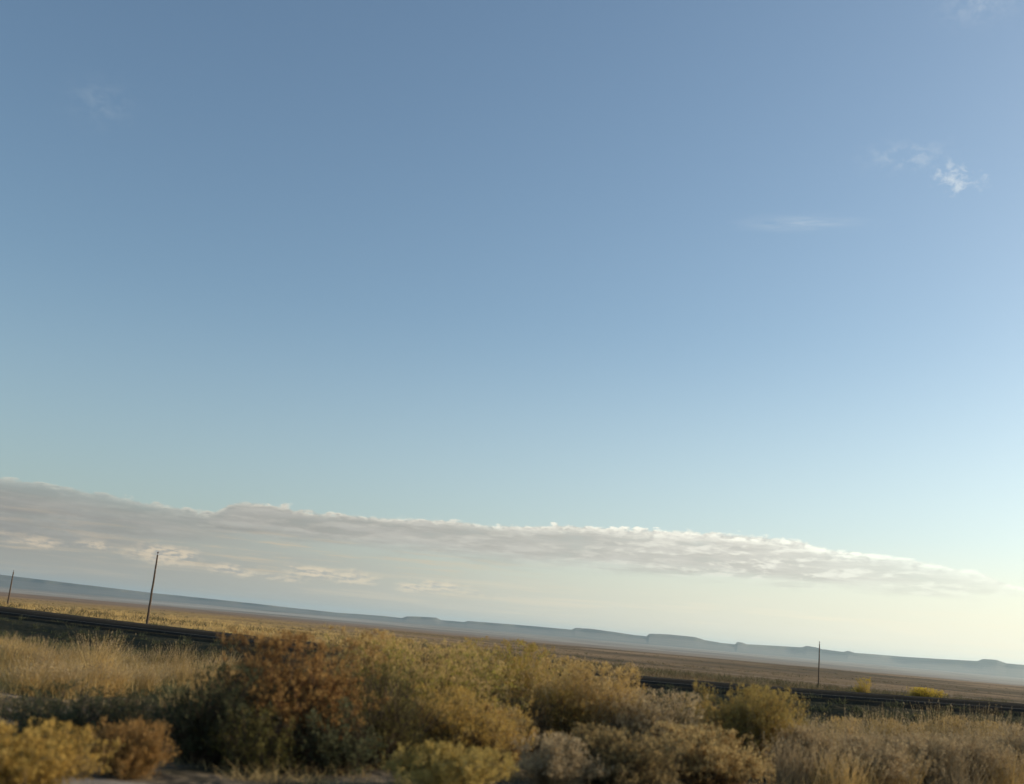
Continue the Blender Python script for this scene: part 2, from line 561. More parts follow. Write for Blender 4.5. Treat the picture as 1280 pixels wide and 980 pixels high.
def leaf_quads(rs, pos, d, size, aspect=.4):
    n = len(pos)
    d = unit(d); side = unit(np.cross(d, rs.normal(size=(n, 3))))
    L = size[:, None]; W = L * aspect * .5
    V = np.stack([pos, pos + d * L * .45 + side * W, pos + d * L, pos + d * L * .45 - side * W], 1).reshape(-1, 3)
    F = np.arange(n * 4).reshape(n, 4)
    return V, F


def cat(parts):
    Vs, Fs, o = [], [], 0
    for V, F in parts:
        Vs.append(V); Fs.append(F + o); o += len(V)
    return np.concatenate(Vs), np.concatenate(Fs)


def shrub(name, label, catg, loc, w, h, leaf, stem, seed, group=None, style='round', tips=None, dens=1.0, kind_leaf='foliage', lean=(0, 0)):
    """a desert shrub: woody stems fanning from the crown base, forked twigs, leaves along them and seed or flower tips"""
    rs = np.random.RandomState(seed)
    root = empty(name, loc, 0)
    tag(root, label, catg, group)
    area = max(.25, w * h)
    ns = int(np.clip(70 * dens * area ** .6, 26, 160))
    spread = dict(round=1.0, upright=.66, mound=1.1, spiky=.8)[style]
    th = np.arccos(1 - rs.rand(ns) * (1 - math.cos(spread)))
    ph = rs.rand(ns) * 2 * math.pi
    d = np.stack([np.sin(th) * np.cos(ph), np.sin(th) * np.sin(ph), np.cos(th)], 1)
    d = d + np.array([lean[0], lean[1], 0])
    d = unit(d)
    base = np.stack([rs.normal(size=ns) * .07 * w, rs.normal(size=ns) * .07 * w, np.full(ns, -.04)], 1)
    # reach of the uneven crown outline in every direction
    lobes = rs.normal(size=(9, 3)); lobes[:, 2] = np.abs(lobes[:, 2]); lobes = unit(lobes)
    amp = rs.rand(9) * .55

    def reach(v):
        e = 1 / np.sqrt((v[:, 0] / (w * .5)) ** 2 + (v[:, 1] / (w * .5)) ** 2 + (v[:, 2] / (h * .9)) ** 2)
        k = (np.clip(v @ lobes.T, 0, 1) ** 6) @ amp
        return e * (.72 + k)
    L = reach(d) * (.50 + .56 * rs.rand(ns))
    droop = np.full(ns, .10 if style == 'upright' else .22)
    V1, F1, mid = blades(rs, base, d, L, np.full(ns, .014) * (1 + .3 * h), droop, 4, .35)
    # forked twigs
    nt_ = int(7 * dens + 2)
    k = rs.randint(1, 5, size=(ns, nt_))
    fr = rs.rand(ns, nt_)
    ii = np.repeat(np.arange(ns), nt_); kk = k.ravel(); ff = fr.ravel()[:, None]
    p0 = mid[ii, kk - 1] * (1 - ff) + mid[ii, kk] * ff
    d0 = unit(mid[ii, kk] - mid[ii, kk - 1])
    up = .55 if style in ('upright', 'spiky') else .25
    td = unit(d0 + rs.normal(size=d0.shape) * .42 + np.array([0, 0, up]))
    tl = (.16 + .22 * rs.rand(len(ii))) * min(w, h * 1.3)
    V2, F2, mid2 = blades(rs, p0, td, tl, np.full(len(ii), .006), np.full(len(ii), .15), 2, .4)
    # finer twigs again
    n3 = 3
    jj = np.repeat(np.arange(len(ii)), n3)
    f3 = rs.rand(len(jj))[:, None]
    q0 = mid2[jj, 1] * (1 - f3) + mid2[jj, 2] * f3
    qd = unit(unit(mid2[jj, 2] - mid2[jj, 0]) + rs.normal(size=(len(jj), 3)) * .45 + np.array([0, 0, up * .6]))
    ql = (.06 + .09 * rs.rand(len(jj))) * min(1.2, .5 + h)
    V3, F3, mid3 = blades(rs, q0, qd, ql, np.full(len(jj), .004), np.full(len(jj), .1), 2, .4)
    V, F = cat([(V1, F1), (V2, F2), (V3, F3)])
    # bring the crown to its stated height and spread
    kz = h / np.percentile(mid3[:, 2, 2], 96)
    kr = .5 * w / np.percentile(np.hypot(mid3[:, 2, 0] - lean[0] * mid3[:, 2, 2], mid3[:, 2, 1]), 92)
    K = np.array([kr, kr, kz])
    V = V * K; mid3 = mid3 * K
    over = lambda q: np.where(q > h, h + h * .14 * np.tanh((q - h) / (h * .25)), q)      # no lone whips far above the crown
    V[:, 2] = over(V[:, 2]); mid3[..., 2] = over(mid3[..., 2])
    mesh_np('stems', V, F, stem, root)
    # leaves, in clumps along the fine twigs
    nl = int(5 * dens + 1)
    kk = np.repeat(np.arange(len(jj)), nl)
    f = rs.rand(len(kk))[:, None]
    lp = mid3[kk, 0] * (1 - f) + mid3[kk, 2] * f + rs.normal(size=(len(kk), 3)) * .012
    ld = unit(mid3[kk, 2] - mid3[kk, 0]) + rs.normal(size=(len(kk), 3)) * .55
    ls = (.020 + .026 * rs.rand(len(kk)))
    # some gaps: whole twigs bare
    clump = fbm(lp[:, 0] * 5 + seed, lp[:, 1] * 5 + lp[:, 2] * 6, 2)
    bare = rs.rand(ns) < .12                                  # dead, leafless stems
    keep = (clump > -.26) & ~bare[ii[jj[kk]]]
    ls = ls * rs.uniform(.75, 1.3)
    Vl, Fl = leaf_quads(rs, lp[keep], ld[keep], ls[keep], .34 if style != 'round' else .42)
    mesh_np(kind_leaf, Vl, Fl, leaf, root)
    if tips is not None:
        # plumes at the outermost twig ends
        e = mid3[:, 2]
        out = np.linalg.norm(e / np.array([w * .5, w * .5, h]), axis=1)
        hi = e[:, 2] / h
        sel = np.where((out > .62) & (hi > .35))[0]
        nn = 9
        kk = np.repeat(sel, nn)
        tp = e[kk] + rs.normal(size=(len(kk), 3)) * .018
        td = rs.normal(size=(len(kk), 3)) * .6 + np.array([0, 0, 1.])
        Vt, Ft = leaf_quads(rs, tp, td, .022 + .028 * rs.rand(len(kk)), .3)
        mesh_np('seed_heads', Vt, Ft, tips, root)
    return root


def tuft(rs, base, n, h, w, lean=.45, bw=.009):
    """one bunchgrass tuft: n blades with base (3,)"""
    b = base + np.stack([rs.normal(size=n) * w * .22, rs.normal(size=n) * w * .22, np.full(n, -.02)], 1)
    d = unit(np.stack([rs.normal(size=n) * lean, rs.normal(size=n) * lean, np.ones(n)], 1))
    return blades(rs, b, d, h * (.55 + .5 * rs.rand(n)), bw * (.6 + .8 * rs.rand(n)), .2 + .8 * rs.rand(n), 3, .15)


def grass_clump(name, label, catg, loc, w, h, m, mseed, seed, group=None, n=170):
    rs = np.random.RandomState(seed)
    root = empty(name, loc)
    tag(root, label, catg, group)
    V, F, mid = tuft(rs, np.zeros(3), n, h, w, .34)
    mesh_np('blades', V, F, m, root)
    if mseed is None: return root
    k = np.arange(0, n, 2)
    kk = np.repeat(k, 10)
    f = rs.rand(len(kk))[:, None]
    p = mid[kk, 2] * (1 - f) + mid[kk, 3] * f
    dd = unit(mid[kk, 3] - mid[kk, 2]) + rs.normal(size=(len(kk), 3)) * .4
    Vl, Fl = leaf_quads(rs, p, dd, .02 + .03 * rs.rand(len(kk)), .3)
    mesh_np('seed_heads', Vl, Fl, mseed, root)
    return root


def place(px, base, top, wpx):
    """stand a plant where the photo shows it: ground point, width and height in metres"""
    p = hit(px, base)
    d = (p - EYE).dot(_F)
    top = top + .06 * (base - top)
    return p, wpx / FPX * d, (base - top) / FPX * d


def add(style, px, base, top, wpx, leaf, stem, tips, name, label, catg='shrub', group=None, dens=1.0, **k):
    p, w, h = place(px, base, top, wpx)
    p.z -= .02
    return shrub(name, label, catg, p, w, h, M[leaf], M[stem], int(px * 7 + base), group, style, M[tips] if tips else None, dens, **k)


# foreground brush, left to right
add('mound', 22, 988, 912, 165, 'gold', 'palestem', 'gold', 'rabbitbrush', 'low golden brush mound in the bottom left corner', dens=1.3)
add('round', 85, 932, 866, 190, 'darkgreen', 'stem', None, 'sagebrush', 'dark low sagebrush behind the golden mound at far left')
add('mound', 150, 972, 910, 100, 'orange', 'palestem', 'orange', 'saltbush', 'small orange-brown bush beside the dark green bush', dens=1.3)
add('round', 252, 952, 838, 150, 'darkgreen', 'stem', None, 'greasewood', 'tall dark green bush left of the red-brown bush', dens=1.25)
add('round', 168, 925, 862, 130, 'darkgreen', 'stem', None, 'sagebrush', 'dark green low bush behind the small orange-brown bush')
add('upright', 440, 925, 797, 90, 'orange', 'palestem', 'straw', 'rabbitbrush', 'tall orange-tan brush rising behind the red-brown bush')
add('round', 368, 952, 805, 160, 'redbrown', 'stem', 'orange', 'saltbush', 'large dull red-brown bush left of the wide olive-yellow bush', dens=1.35)
add('mound', 318, 962, 885, 110, 'olive', 'stem', None, 'saltbush', 'low dull olive bush at the left foot of the red-brown bush')
add('round', 528, 935, 808, 215, 'yellowgreen', 'stem', 'straw', 'rabbitbrush', 'wide olive-yellow bush right of the large red-brown bush', dens=1.2)
add('round', 468, 955, 838, 175, 'olive', 'stem', None, 'greasewood', 'dark olive bush in front of the wide olive-yellow bush', dens=1.3)
add('round', 420, 966, 880, 120, 'darkgreen', 'stem', None, 'sagebrush', 'dark green bush low between red-brown and olive bushes')
add('upright', 640, 930, 810, 110, 'yellowgreen', 'palestem', 'gold', 'rabbitbrush', 'upright yellow-green brush in the middle of the thicket', dens=1.1)
add('round', 578, 958, 872, 150, 'tan', 'stem', 'gold', 'saltbush', 'tan-brown bush behind the small bright golden mound')
add('round', 652, 948, 862, 80, 'darkbrown', 'stem', None, 'greasewood', 'dark brown bush under the upright yellow-green brush')
add('mound', 560, 990, 934, 135, 'brightgold', 'palestem', 'brightgold', 'rabbitbrush', 'small bright golden mound at the bottom centre edge', dens=1.3)
add('upright', 722, 950, 832, 120, 'gold', 'palestem', 'straw', 'rabbitbrush', 'tall straw-coloured brush right of the yellow-green brush', dens=1.15)
add('mound', 690, 988, 925, 90, 'greytan', 'palestem', 'pale_straw', 'saltbush', 'small pale tan bush at the foot of the straw-coloured brush')
add('mound', 768, 992, 918, 140, 'darkbrown', 'stem', 'tan', 'saltbush', 'low dark brown bush below the grey-tan brush', dens=1.2)
add('round', 800, 962, 868, 115, 'tan', 'stem', 'pale_straw', 'rabbitbrush', 'grey-tan brush right of the tall straw-coloured brush', dens=1.1)
add('upright', 940, 968, 864, 110, 'gold', 'palestem', 'brightgold', 'rabbitbrush', 'golden brush with a bright tip right of the dry stalk', dens=1.2)
add('round', 885, 950, 884, 80, 'tan', 'stem', 'gold', 'saltbush', 'tan bush left of the golden brush')
add('mound', 880, 990, 915, 130, 'orange', 'stem', 'tan', 'saltbush', 'orange-brown bush at the bottom below the golden brush', dens=1.2)
_pale = 'pale tan brush clump in the grassy bank at the lower right'
for i, (px, b, t, w) in enumerate([(1012, 980, 912, 80), (1050, 945, 892, 66), (1085, 985, 928, 95), (1125, 950, 893, 70), (1160, 985, 922, 95), (1192, 948, 892, 70),
                                   (1225, 985, 928, 100), (1252, 952, 895, 70), (1290, 980, 912, 90)]):
    add(('round', 'upright', 'spiky')[i % 3], px, b, t + (0, 8, -3, 12)[i % 4], w * (1, .75, 1.15)[i % 3], ('greytan', 'tan', 'greytan', 'gold')[i % 4], 'palestem', ('pale_straw', 'straw')[i % 2], 'dry_brush', _pale, 'shrub', 'pale brush clumps at lower right')

_fill = 'scrubby bush half hidden in the thicket behind the front row at centre'
for i, (px, b, t, w, lf, tp) in enumerate([(480, 905, 806, 90, 'tan', 'gold'), (545, 900, 812, 80, 'tan', 'straw'), (600, 902, 818, 80, 'yellowgreen', 'straw'), (665, 908, 826, 70, 'tan', 'gold'),
                                           (695, 915, 838, 60, 'yellowgreen', 'straw'), (752, 922, 852, 60, 'tan', 'pale_straw'), (775, 938, 864, 70, 'orange', 'straw'), (505, 950, 880, 90, 'redbrown', 'tan'),
                                           (700, 950, 868, 80, 'orange', 'gold'), (845, 962, 892, 80, 'darkbrown', 'tan'), (615, 955, 890, 90, 'orange', 'tan'), (960, 958, 895, 70, 'orange', 'gold')]):
    add(('spiky', 'round', 'upright')[i % 3], px, b, t, w, lf, 'stem', tp, 'desert_bush', _fill, 'shrub', 'bushes filling the thicket behind the front row')

_tuft = 'dry straw grass tuft standing between the brush clumps at lower right'
for i, (px, b, t, w) in enumerate([(1002, 940, 892, 40), (1030, 965, 905, 50), (1068, 960, 896, 44), (1102, 945, 888, 40), (1140, 965, 902, 50), (1172, 948, 886, 40), (1208, 965, 903, 46),
                                   (1236, 955, 890, 42), (1268, 968, 900, 50), (1115, 985, 930, 60), (1190, 990, 935, 60), (1050, 990, 936, 60), (985, 985, 925, 50), (1262, 992, 936, 60),
                                   (905, 940, 886, 36), (865, 935, 884, 36), (785, 930, 866, 36)]):
    p, w, h = place(px, b, t, w)
    grass_clump('grass_tuft', _tuft, 'grass', p, w * 1.3, h * 1.2, M['straw'] if i % 2 else M['pale_straw'], M['pale_straw'], 90 + i, 'dry grass tufts at lower right', n=300)

p, w, h = place(840, 915, 864, 22)
grass_clump('dry_stalk', 'narrow dry tan stalk standing left of the golden brush', 'grass', p, w, h, M['pale_straw'], None, 5, n=160)

_tall = 'tall golden grass clump in the sunlit grass band at left'
_rs = np.random.RandomState(3)
for i, (px, b, t, w) in enumerate([(8, 842, 797, 45), (50, 846, 802, 40), (88, 842, 806, 34), (120, 852, 797, 36), (155, 846, 812, 36), (192, 850, 811, 40), (222, 852, 809, 32),
                                   (274, 862, 817, 38), (30, 868, 828, 50), (75, 872, 832, 44), (105, 868, 830, 44), (140, 870, 828, 46), (178, 868, 832, 40), (245, 866, 826, 40),
                                   (60, 850, 815, 40), (210, 862, 832, 40)]):
    p, w, h = place(px, b, t, w)
    grass_clump('grass_clump', _tall, 'grass', p, w * 1.1, h * 1.25, M['straw'], M['pale_straw'], 40 + i, 'tall golden grass clumps at left', n=420)

# autumn shrubs beyond the road
p = hit(1083, 852)
_d = 72.0


def beyond(px, s_off):
    """ground point under photo column px, s_off metres beyond the road's far edge"""
    d = ray(px, 788 + .0891 * (px - 640)); d.z = 0; d.normalize()
    t = 30.0
    while t < 400:
        if float(road_coords(d.x * t, d.y * t)[0][0]) > HALF + s_off: break
        t += .25
    return Vector((d.x * t, d.y * t, float(H(d.x * t, d.y * t)[0]))), t


p, t = beyond(1082, 3.0)
shrub('willow', 'small wispy yellow bush leaning beyond the road at right', 'shrub', p, 20 / FPX * t, 20 / FPX * t, M['yellowleaf'], M['palestem'], 11, None, 'spiky', None, 1.1, lean=(-.4, 0))
p, t = beyond(1157, 2.5)
shrub('rabbitbrush', 'low round yellow-tipped bush beyond the road at right', 'shrub', p, 33 / FPX * t, 15 / FPX * t, M['olive'], M['stem'], 12, None, 'mound', M['yellowleaf'], 1.2)

# ------------------------------------------------------------------ grass and scrub cover
def cover(name, P, n, h, w, m, seed, lean=.45, bw=.009):
    rs = np.random.RandomState(seed)
    z = H(P[:, 0], P[:, 1])
    nb = len(P) * n
    idx = np.repeat(np.arange(len(P)), n)
    hh = h * (.55 + .9 * rs.rand(len(P)))
    b = np.stack([P[idx, 0] + rs.normal(size=nb) * w * .3, P[idx, 1] + rs.normal(size=nb) * w * .3, z[idx] - .02], 1)
    d = unit(np.stack([rs.normal(size=nb) * lean, rs.normal(size=nb) * lean, np.ones(nb)], 1))
    V, F, _ = blades(rs, b, d, hh[idx] * (.5 + .6 * rs.rand(nb)), bw * (.6 + .8 * rs.rand(nb)), .3 + .7 * rs.rand(nb), 2, .2)
    o = mesh_np(name, V, F, m)
    return tag(o, kind='stuff')


def scatter(rs, n, a0, a1, r0, r1, power=1.0):
    a = np.radians(a0 + (a1 - a0) * rs.rand(n))
    r = r0 * (r1 / r0) ** (rs.rand(n) ** power)
    return np.stack([r * np.sin(a), r * np.cos(a)], 1)


rs = np.random.RandomState(21)
# golden grass of the median, left
P = scatter(rs, 5200, -34, -9, 19, 66, .8)
s, _ = road_coords(P[:, 0], P[:, 1])
k = fbm(P[:, 0] * .45, P[:, 1] * .45, 3)
P1 = P[(s < -HALF - 9.5) & (k > .14)]
tag(cover('dry_grass', P1, 44, .46, .40, M['straw'], 1, .5, .011), 'golden dry grass covering the ditch between the roads', 'grass')
P = scatter(rs, 900, -34, -6, 19, 60, .8)
s, _ = road_coords(P[:, 0], P[:, 1])
k = fbm(P[:, 0] * .4 + 3, P[:, 1] * .4, 3)
tag(cover('dark_sage', P[(s < -HALF - 7) & (k > .02)], 26, .42, .75, M['darkgreen'], 9, .9, .022), 'dark low sage scattered through the golden grass of the ditch', 'scrub')
# right and centre: duller tan grass
P = scatter(rs, 4200, -9, 36, 17, 60, .8)
s, _ = road_coords(P[:, 0], P[:, 1])
k = fbm(P[:, 0] * .45 + 7, P[:, 1] * .45, 3)
P2 = P[(s < -HALF - 8) & (k > .10)]
tag(cover('tan_grass', P2, 24, .42, .40, M['pale_straw'], 2, .5, .010), 'dull tan dry grass covering the bank at right', 'grass')
# dark scrub on the embankment of the far road
P = scatter(rs, 7000, -36, 36, 40, 150, 1.0)
s, _ = road_coords(P[:, 0], P[:, 1])
rr_ = np.random.RandomState(77).rand(len(P))
P3 = P[((s < -HALF - .3) & (s > -HALF - 10)) | ((s > -HALF - .3) & (s < -HALF + .9) & (rr_ > .6)) | ((s > HALF - .5) & (s < HALF + 2.0))]
tag(cover('embankment_scrub', P3, 22, .34, .55, M['darkgreen'], 3, .7, .03), 'dark green scrub covering the slope below the far road', 'scrub')
# low dark weeds near the shoulder
P = scatter(rs, 1300, -34, 36, 10.5, 24, .9)
k = fbm(P[:, 0] * .5 + 3, P[:, 1] * .5, 3)
P = P[(k > -.05) & (P[:, 1] > 11.3 + .17 * (P[:, 0] + 2))]
tag(cover('low_weeds', P, 26, .17, .30, M['darkbrown'], 4, .9, .010), 'dark low weeds on the bare soil beside the gravel shoulder', 'weeds')
P = scatter(rs, 1500, -34, 36, 10.5, 24, .9)
P = P[(P[:, 1] > 11.2 + .17 * (P[:, 0] + 2))]
tag(cover('sparse_grass', P, 12, .22, .24, M['tan'], 5, .8, .007), 'sparse tan grass on the soil beside the gravel shoulder', 'grass')
# far range: golden at left, brown sage at right
P = scatter(rs, 16000, -34, 34, 75, 900, 1.25)
s, _ = road_coords(P[:, 0], P[:, 1])
P = P[(s > HALF + .8)]
az = np.degrees(np.arctan2(P[:, 0], P[:, 1]))
left = rs.rand(len(P)) > sstep(-14, 6, az)
tag(cover('range_grass', P[left], 9, .42, .8, M['straw'], 6, .6, .035), 'golden grass of the open range beyond the road', 'grass')
tag(cover('range_scrub', P[~left], 9, .36, .8, M['browngrass'], 7, .7, .035), 'brown scrub of the open range beyond the road', 'scrub')
P = scatter(rs, 9000, -34, 34, 85, 1300, 1.2)
s, _ = road_coords(P[:, 0], P[:, 1])
k = fbm(P[:, 0] * .03 + 2, P[:, 1] * .03, 3)
az = np.degrees(np.arctan2(P[:, 0], P[:, 1]))
P = P[(s > HALF + 2.5) & (k > .04 + .12 * (1 - sstep(-14, 4, az)))]
tag(cover('range_sagebrush', P, 12, .55, 1.2, M['sage'], 8, .8, .07), 'dark sagebrush dotted over the open range', 'scrub')

# ------------------------------------------------------------------ poles
def tube(pts, rad, seg=12):
    V = []; F = []
    for (p, r) in zip(pts, rad):
        for i in range(seg):
            a = 2 * math.pi * i / seg
            V.append((p[0] + r * math.cos(a), p[1] + r * math.sin(a), p[2]))
    for k in range(len(pts) - 1):
        for i in range(seg):
            j = (i + 1) % seg
            F.append((k * seg + i, k * seg + j, (k + 1) * seg + j, (k + 1) * seg + i))
    return np.array(V), np.array(F), seg, len(pts)


def tube_obj(name, pts, rad, m, parent, seg=12):
    V, F, s, n = tube(pts, rad, seg)
    cap = np.array([[(n - 1) * s + i for i in range(s)]])
    return mesh_np(name, V, [F, cap], m, parent, smooth=False)


def pole(loc, h, label, r=.15, seed=0):
    root = empty('utility_pole', loc)
    tag(root, label, 'pole', 'wooden poles along the far side of the road')
    rr = random.Random(seed)
    n = 9
    pts = []; rad = []
    for i in range(n):
        t = i / (n - 1)
        pts.append((rr.uniform(-.012, .012), rr.uniform(-.012, .012), -.25 + (h + .25) * t))
        rad.append(r * (1 - .40 * t))
    pts.append((0, 0, h + .03)); rad.append(r * .30)
    tube_obj('shaft', pts, rad, M['wood'], root)
    pin = tube_obj('insulator_pin', [(0, 0, h + .02), (0, 0, h + .16)], [.02, .02], M['metal'], root, 8)
    tube_obj('insulator', [(0, 0, h + .14), (0, 0, h + .17), (0, 0, h + .22), (0, 0, h + .25), (0, 0, h + .30)], [.03, .075, .075, .05, .03], M['ceramic'], pin, 10)
    V, F, s, nn = tube([(0, 0, h - 1.3), (0, 0, h - 1.22)], [r * .70 + .006] * 2, 12)
    mesh_np('band', V, F, M['metal'], root)
    return root


def pole_at(px, base, top, dist, label, seed, r=.15):
    d = ray(px, base); k = dist / math.hypot(d.x, d.y)
    p = EYE + d * k
    z = float(H(p.x, p.y)[0])
    ztop = p.z + (base - top) / FPX * (p - EYE).dot(_F) - .30
    pole(Vector((p.x, p.y, z)), ztop - z, label, r, seed)


pole_at(184, 777, 690, 100, 'tallest bare wooden pole, leaning in view just beyond the dark road at left', 1, .112)
pole_at(10, 752, 713, 222, 'wooden pole standing in golden grass at the far left edge', 2, .16)
pole_at(1023, 859, 803, 150, 'wooden pole alone at the right beside the yellow bushes', 3, .105)

# ------------------------------------------------------------------ haze
def haze():
    m = bpy.data.materials.new('haze_air'); m.use_nodes = True
    nt = m.node_tree; nt.nodes.clear()
    out = N(nt, 'ShaderNodeOutputMaterial')
    v = N(nt, 'ShaderNodeVolumePrincipled')
    v.inputs['Color'].default_value = (.67, .88, 1.0, 1)
    v.inputs['Density'].default_value = 4.4e-5
    v.inputs['Anisotropy'].default_value = .5
    nt.links.new(v.outputs[0], out.inputs['Volume'])
    x = 33000; z0, z1 = -75, 200
    V = np.array([(a, b, c) for c in (z0, z1) for b in (-x, x) for a in (-x, x)])
    F = np.array([(0, 2, 3, 1), (4, 5, 7, 6), (0, 1, 5, 4), (2, 6, 7, 3), (0, 4, 6, 2), (1, 3, 7, 5)])
    o = mesh_np('haze', V, F, m)
    return tag(o, kind='stuff')


haze()

# ------------------------------------------------------------------ sky, clouds, sun
def world():
    w = bpy.data.worlds.new('World'); sc.world = w; w.use_nodes = True
    nt = w.node_tree
    bg = nt.nodes['Background']
    sky = N(nt, 'ShaderNodeTexSky')
    sky.sky_type = 'NISHITA'; sky.sun_disc = False
    sky.sun_elevation = R(SUN_EL); sky.sun_rotation = R(SUN_AZ)
    sky.air_density = 1.0; sky.dust_density = 1.3; sky.ozone_density = 1.75
    tc = N(nt, 'ShaderNodeTexCoord')
    sep = N(nt, 'ShaderNodeSeparateXYZ'); nt.links.new(tc.outputs['Generated'], sep.inputs[0])
    az = math_node(nt, 'MULTIPLY', math_node(nt, 'ARCTAN2', sep.outputs[0], sep.outputs[1]), 57.2958)
    el = math_node(nt, 'MULTIPLY', math_node(nt, 'ARCSINE', sep.outputs[2]), 57.2958)
    u = math_node(nt, 'DIVIDE', math_node(nt, 'ADD', az, 60), 120, clamp=True)

    def curve(pts):
        """value over azimuth from photo points (px, py) of a cloud edge"""
        n = N(nt, 'ShaderNodeFloatCurve')
        c = n.mapping.curves[0]
        q = [((azel(x, y)[0] + 60) / 120, azel(x, y)[1] / 15) for x, y in pts]
        q = [(0, q[0][1])] + q + [(1, q[-1][1])]
        c.points[0].location = q[0]; c.points[1].location = q[-1]
        for a in q[1:-1]:
            c.points.new(*a)
        for p in c.points: p.handle_type = 'VECTOR'
        n.mapping.update()
        nt.links.new(u, n.inputs['Value'])
        return math_node(nt, 'MULTIPLY', n.outputs[0], 15)

    def vec(sx, sy, ox=0., oy=0.):
        c = N(nt, 'ShaderNodeCombineXYZ')
        nt.links.new(math_node(nt, 'MULTIPLY', math_node(nt, 'ADD', az, ox), sx), c.inputs[0])
        nt.links.new(math_node(nt, 'MULTIPLY', math_node(nt, 'ADD', el, oy), sy), c.inputs[1])
        return c.outputs[0]

    def mul(a, b): return math_node(nt, 'MULTIPLY', a, b)
    def sub(a, b): return math_node(nt, 'SUBTRACT', a, b)
    def addn(a, b): return math_node(nt, 'ADD', a, b)

    toright = smooth_range(nt, az, -28, 30)
    # colours of lit and unlit cloud, in the sky's own units
    body = mix(nt, toright, (1.95, 1.90, 1.77), (4.6, 4.45, 3.95))
    lit = mix(nt, toright, (4.9, 4.5, 3.7), (8.4, 8.3, 7.3))
    warm = mix(nt, toright, (4.6, 3.8, 2.75), (7.0, 6.4, 4.8))

    def blob(px, py, ra, re):
        a0, e0 = azel(px, py)
        q = addn(math_node(nt, 'POWER', mul(sub(az, a0), 1 / ra), 2), math_node(nt, 'POWER', mul(sub(el, e0), 1 / re), 2))
        return math_node(nt, 'EXPONENT', mul(q, -1))

    # --- long cloud bank
    upper = curve([(0, 597), (100, 610), (200, 630), (255, 641), (268, 640), (284, 629), (300, 625), (330, 628), (370, 637), (400, 640), (500, 646), (560, 649), (640, 656), (720, 656), (800, 661),
                   (900, 664), (1000, 674), (1030, 684), (1100, 690), (1180, 706), (1230, 716), (1280, 735)])
    lower = curve([(0, 676), (100, 680), (180, 680), (230, 674), (300, 670), (400, 681), (500, 691), (640, 706), (800, 718), (950, 728), (1040, 738), (1100, 742), (1200, 748), (1280, 748)])
    nb = noise(nt, vec(.40, 1.6), 1.0, 9, .62, dist=.15)
    nb2 = noise(nt, vec(.40, 1.6, -.34, .18), 1.0, 9, .62, dist=.15)          # same field, looked at a step toward the sun
    nf = noise(nt, vec(1.9, 3.4, 5, 3), 1.0, 7, .62, dist=.3)
    vor = N(nt, 'ShaderNodeTexVoronoi', feature='SMOOTH_F1', voronoi_dimensions='2D')
    vor.inputs['Scale'].default_value = 1.0; vor.inputs['Smoothness'].default_value = .35
    vv = N(nt, 'ShaderNodeVectorMath', operation='ADD')
    nv = nt.nodes.new('ShaderNodeTexNoise'); nv.inputs['Scale'].default_value = 1.0; nv.inputs['Detail'].default_value = 5
    nt.links.new(vec(1.2, 2.0, 7, 7), nv.inputs['Vector'])
    nt.links.new(vec(1.15, 2.1, 3, 1), vv.inputs[0]); nt.links.new(nv.outputs['Color'], vv.inputs[1])
    nt.links.new(vv.outputs[0], vor.inputs['Vector'])
    lump = sub(.48, vor.outputs['Distance'])                     # rounded cloud heads
    edge = addn(upper, addn(mul(sub(nb, .5), .50), addn(mul(sub(nf, .5), .35), mul(lump, mul(smooth_range(nt, nb, .44, .62, .0, .62), smooth_range(nt, az, 4, 20, 1.0, .35))))))
    dtop = sub(edge, el)
    a_top = smooth_range(nt, dtop, -.02, .17)
    ns = noise(nt, vec(.22, 2.2, 2, 9), 1.0, 8, .62)
    low = addn(lower, addn(mul(sub(ns, .5), 1.3), mul(sub(nf, .5), .35)))
    a_low = smooth_range(nt, sub(el, low), -.30, .75)
    bank = mul(a_top, a_low)
    thin = smooth_range(nt, addn(nb, mul(ns, .7)), .50, .86, .70, 1.0)
    thin = mul(thin, smooth_range(nt, az, -20, -12, .62, 1.0))
    taper = smooth_range(nt, az, 12, 26, 1.0, .40)
    bank = mul(mul(bank, thin), mul(taper, .93))
    rim = mul(smooth_range(nt, dtop, 0.0, smooth_range(nt, az, -10, 14, .36, .80), 1.0, 0.0), addn(smooth_range(nt, nf, .36, .60, .15, .75), smooth_range(nt, lump, .05, .30, 0, .45)))
    relief = smooth_range(nt, sub(nb, nb2), -.02, .14)
    light = math_node(nt, 'ADD', mul(rim, smooth_range(nt, az, -26, 2, .9, 1.0)), mul(relief, smooth_range(nt, az, 0, 16, .12, .50)), clamp=True)
    cbank = mix(nt, light, mix(nt, smooth_range(nt, addn(mul(ns, .7), mul(nb, .3)), .36, .62), mul_col(nt, body, .90), mul_col(nt, body, 1.20)), lit)

    # --- grey veil under and left of the bank, thin streaks
    vn = noise(nt, vec(.13, 1.9, 4, 1), 1.0, 8, .62)
    veil = mul(mul(smooth_range(nt, el, -.5, .4), smooth_range(nt, sub(upper, el), -.1, 1.1)), smooth_range(nt, az, -27, 8, 1.0, .0))
    veil = mul(veil, smooth_range(nt, vn, .36, .62, .72, 1.0))
    cveil = mix(nt, smooth_range(nt, el, .5, 3.0), mix(nt, toright, (2.45, 2.35, 2.0), (5.6, 5.2, 4.1)), mul_col(nt, body, 1.05))

    # --- small warm puffs low in the left
    pn = noise(nt, vec(.95, 2.9, 11, 6), 1.0, 8, .58)
    pn2 = noise(nt, vec(.95, 2.9, 10.82, 6.10), 1.0, 8, .58)
    win = None
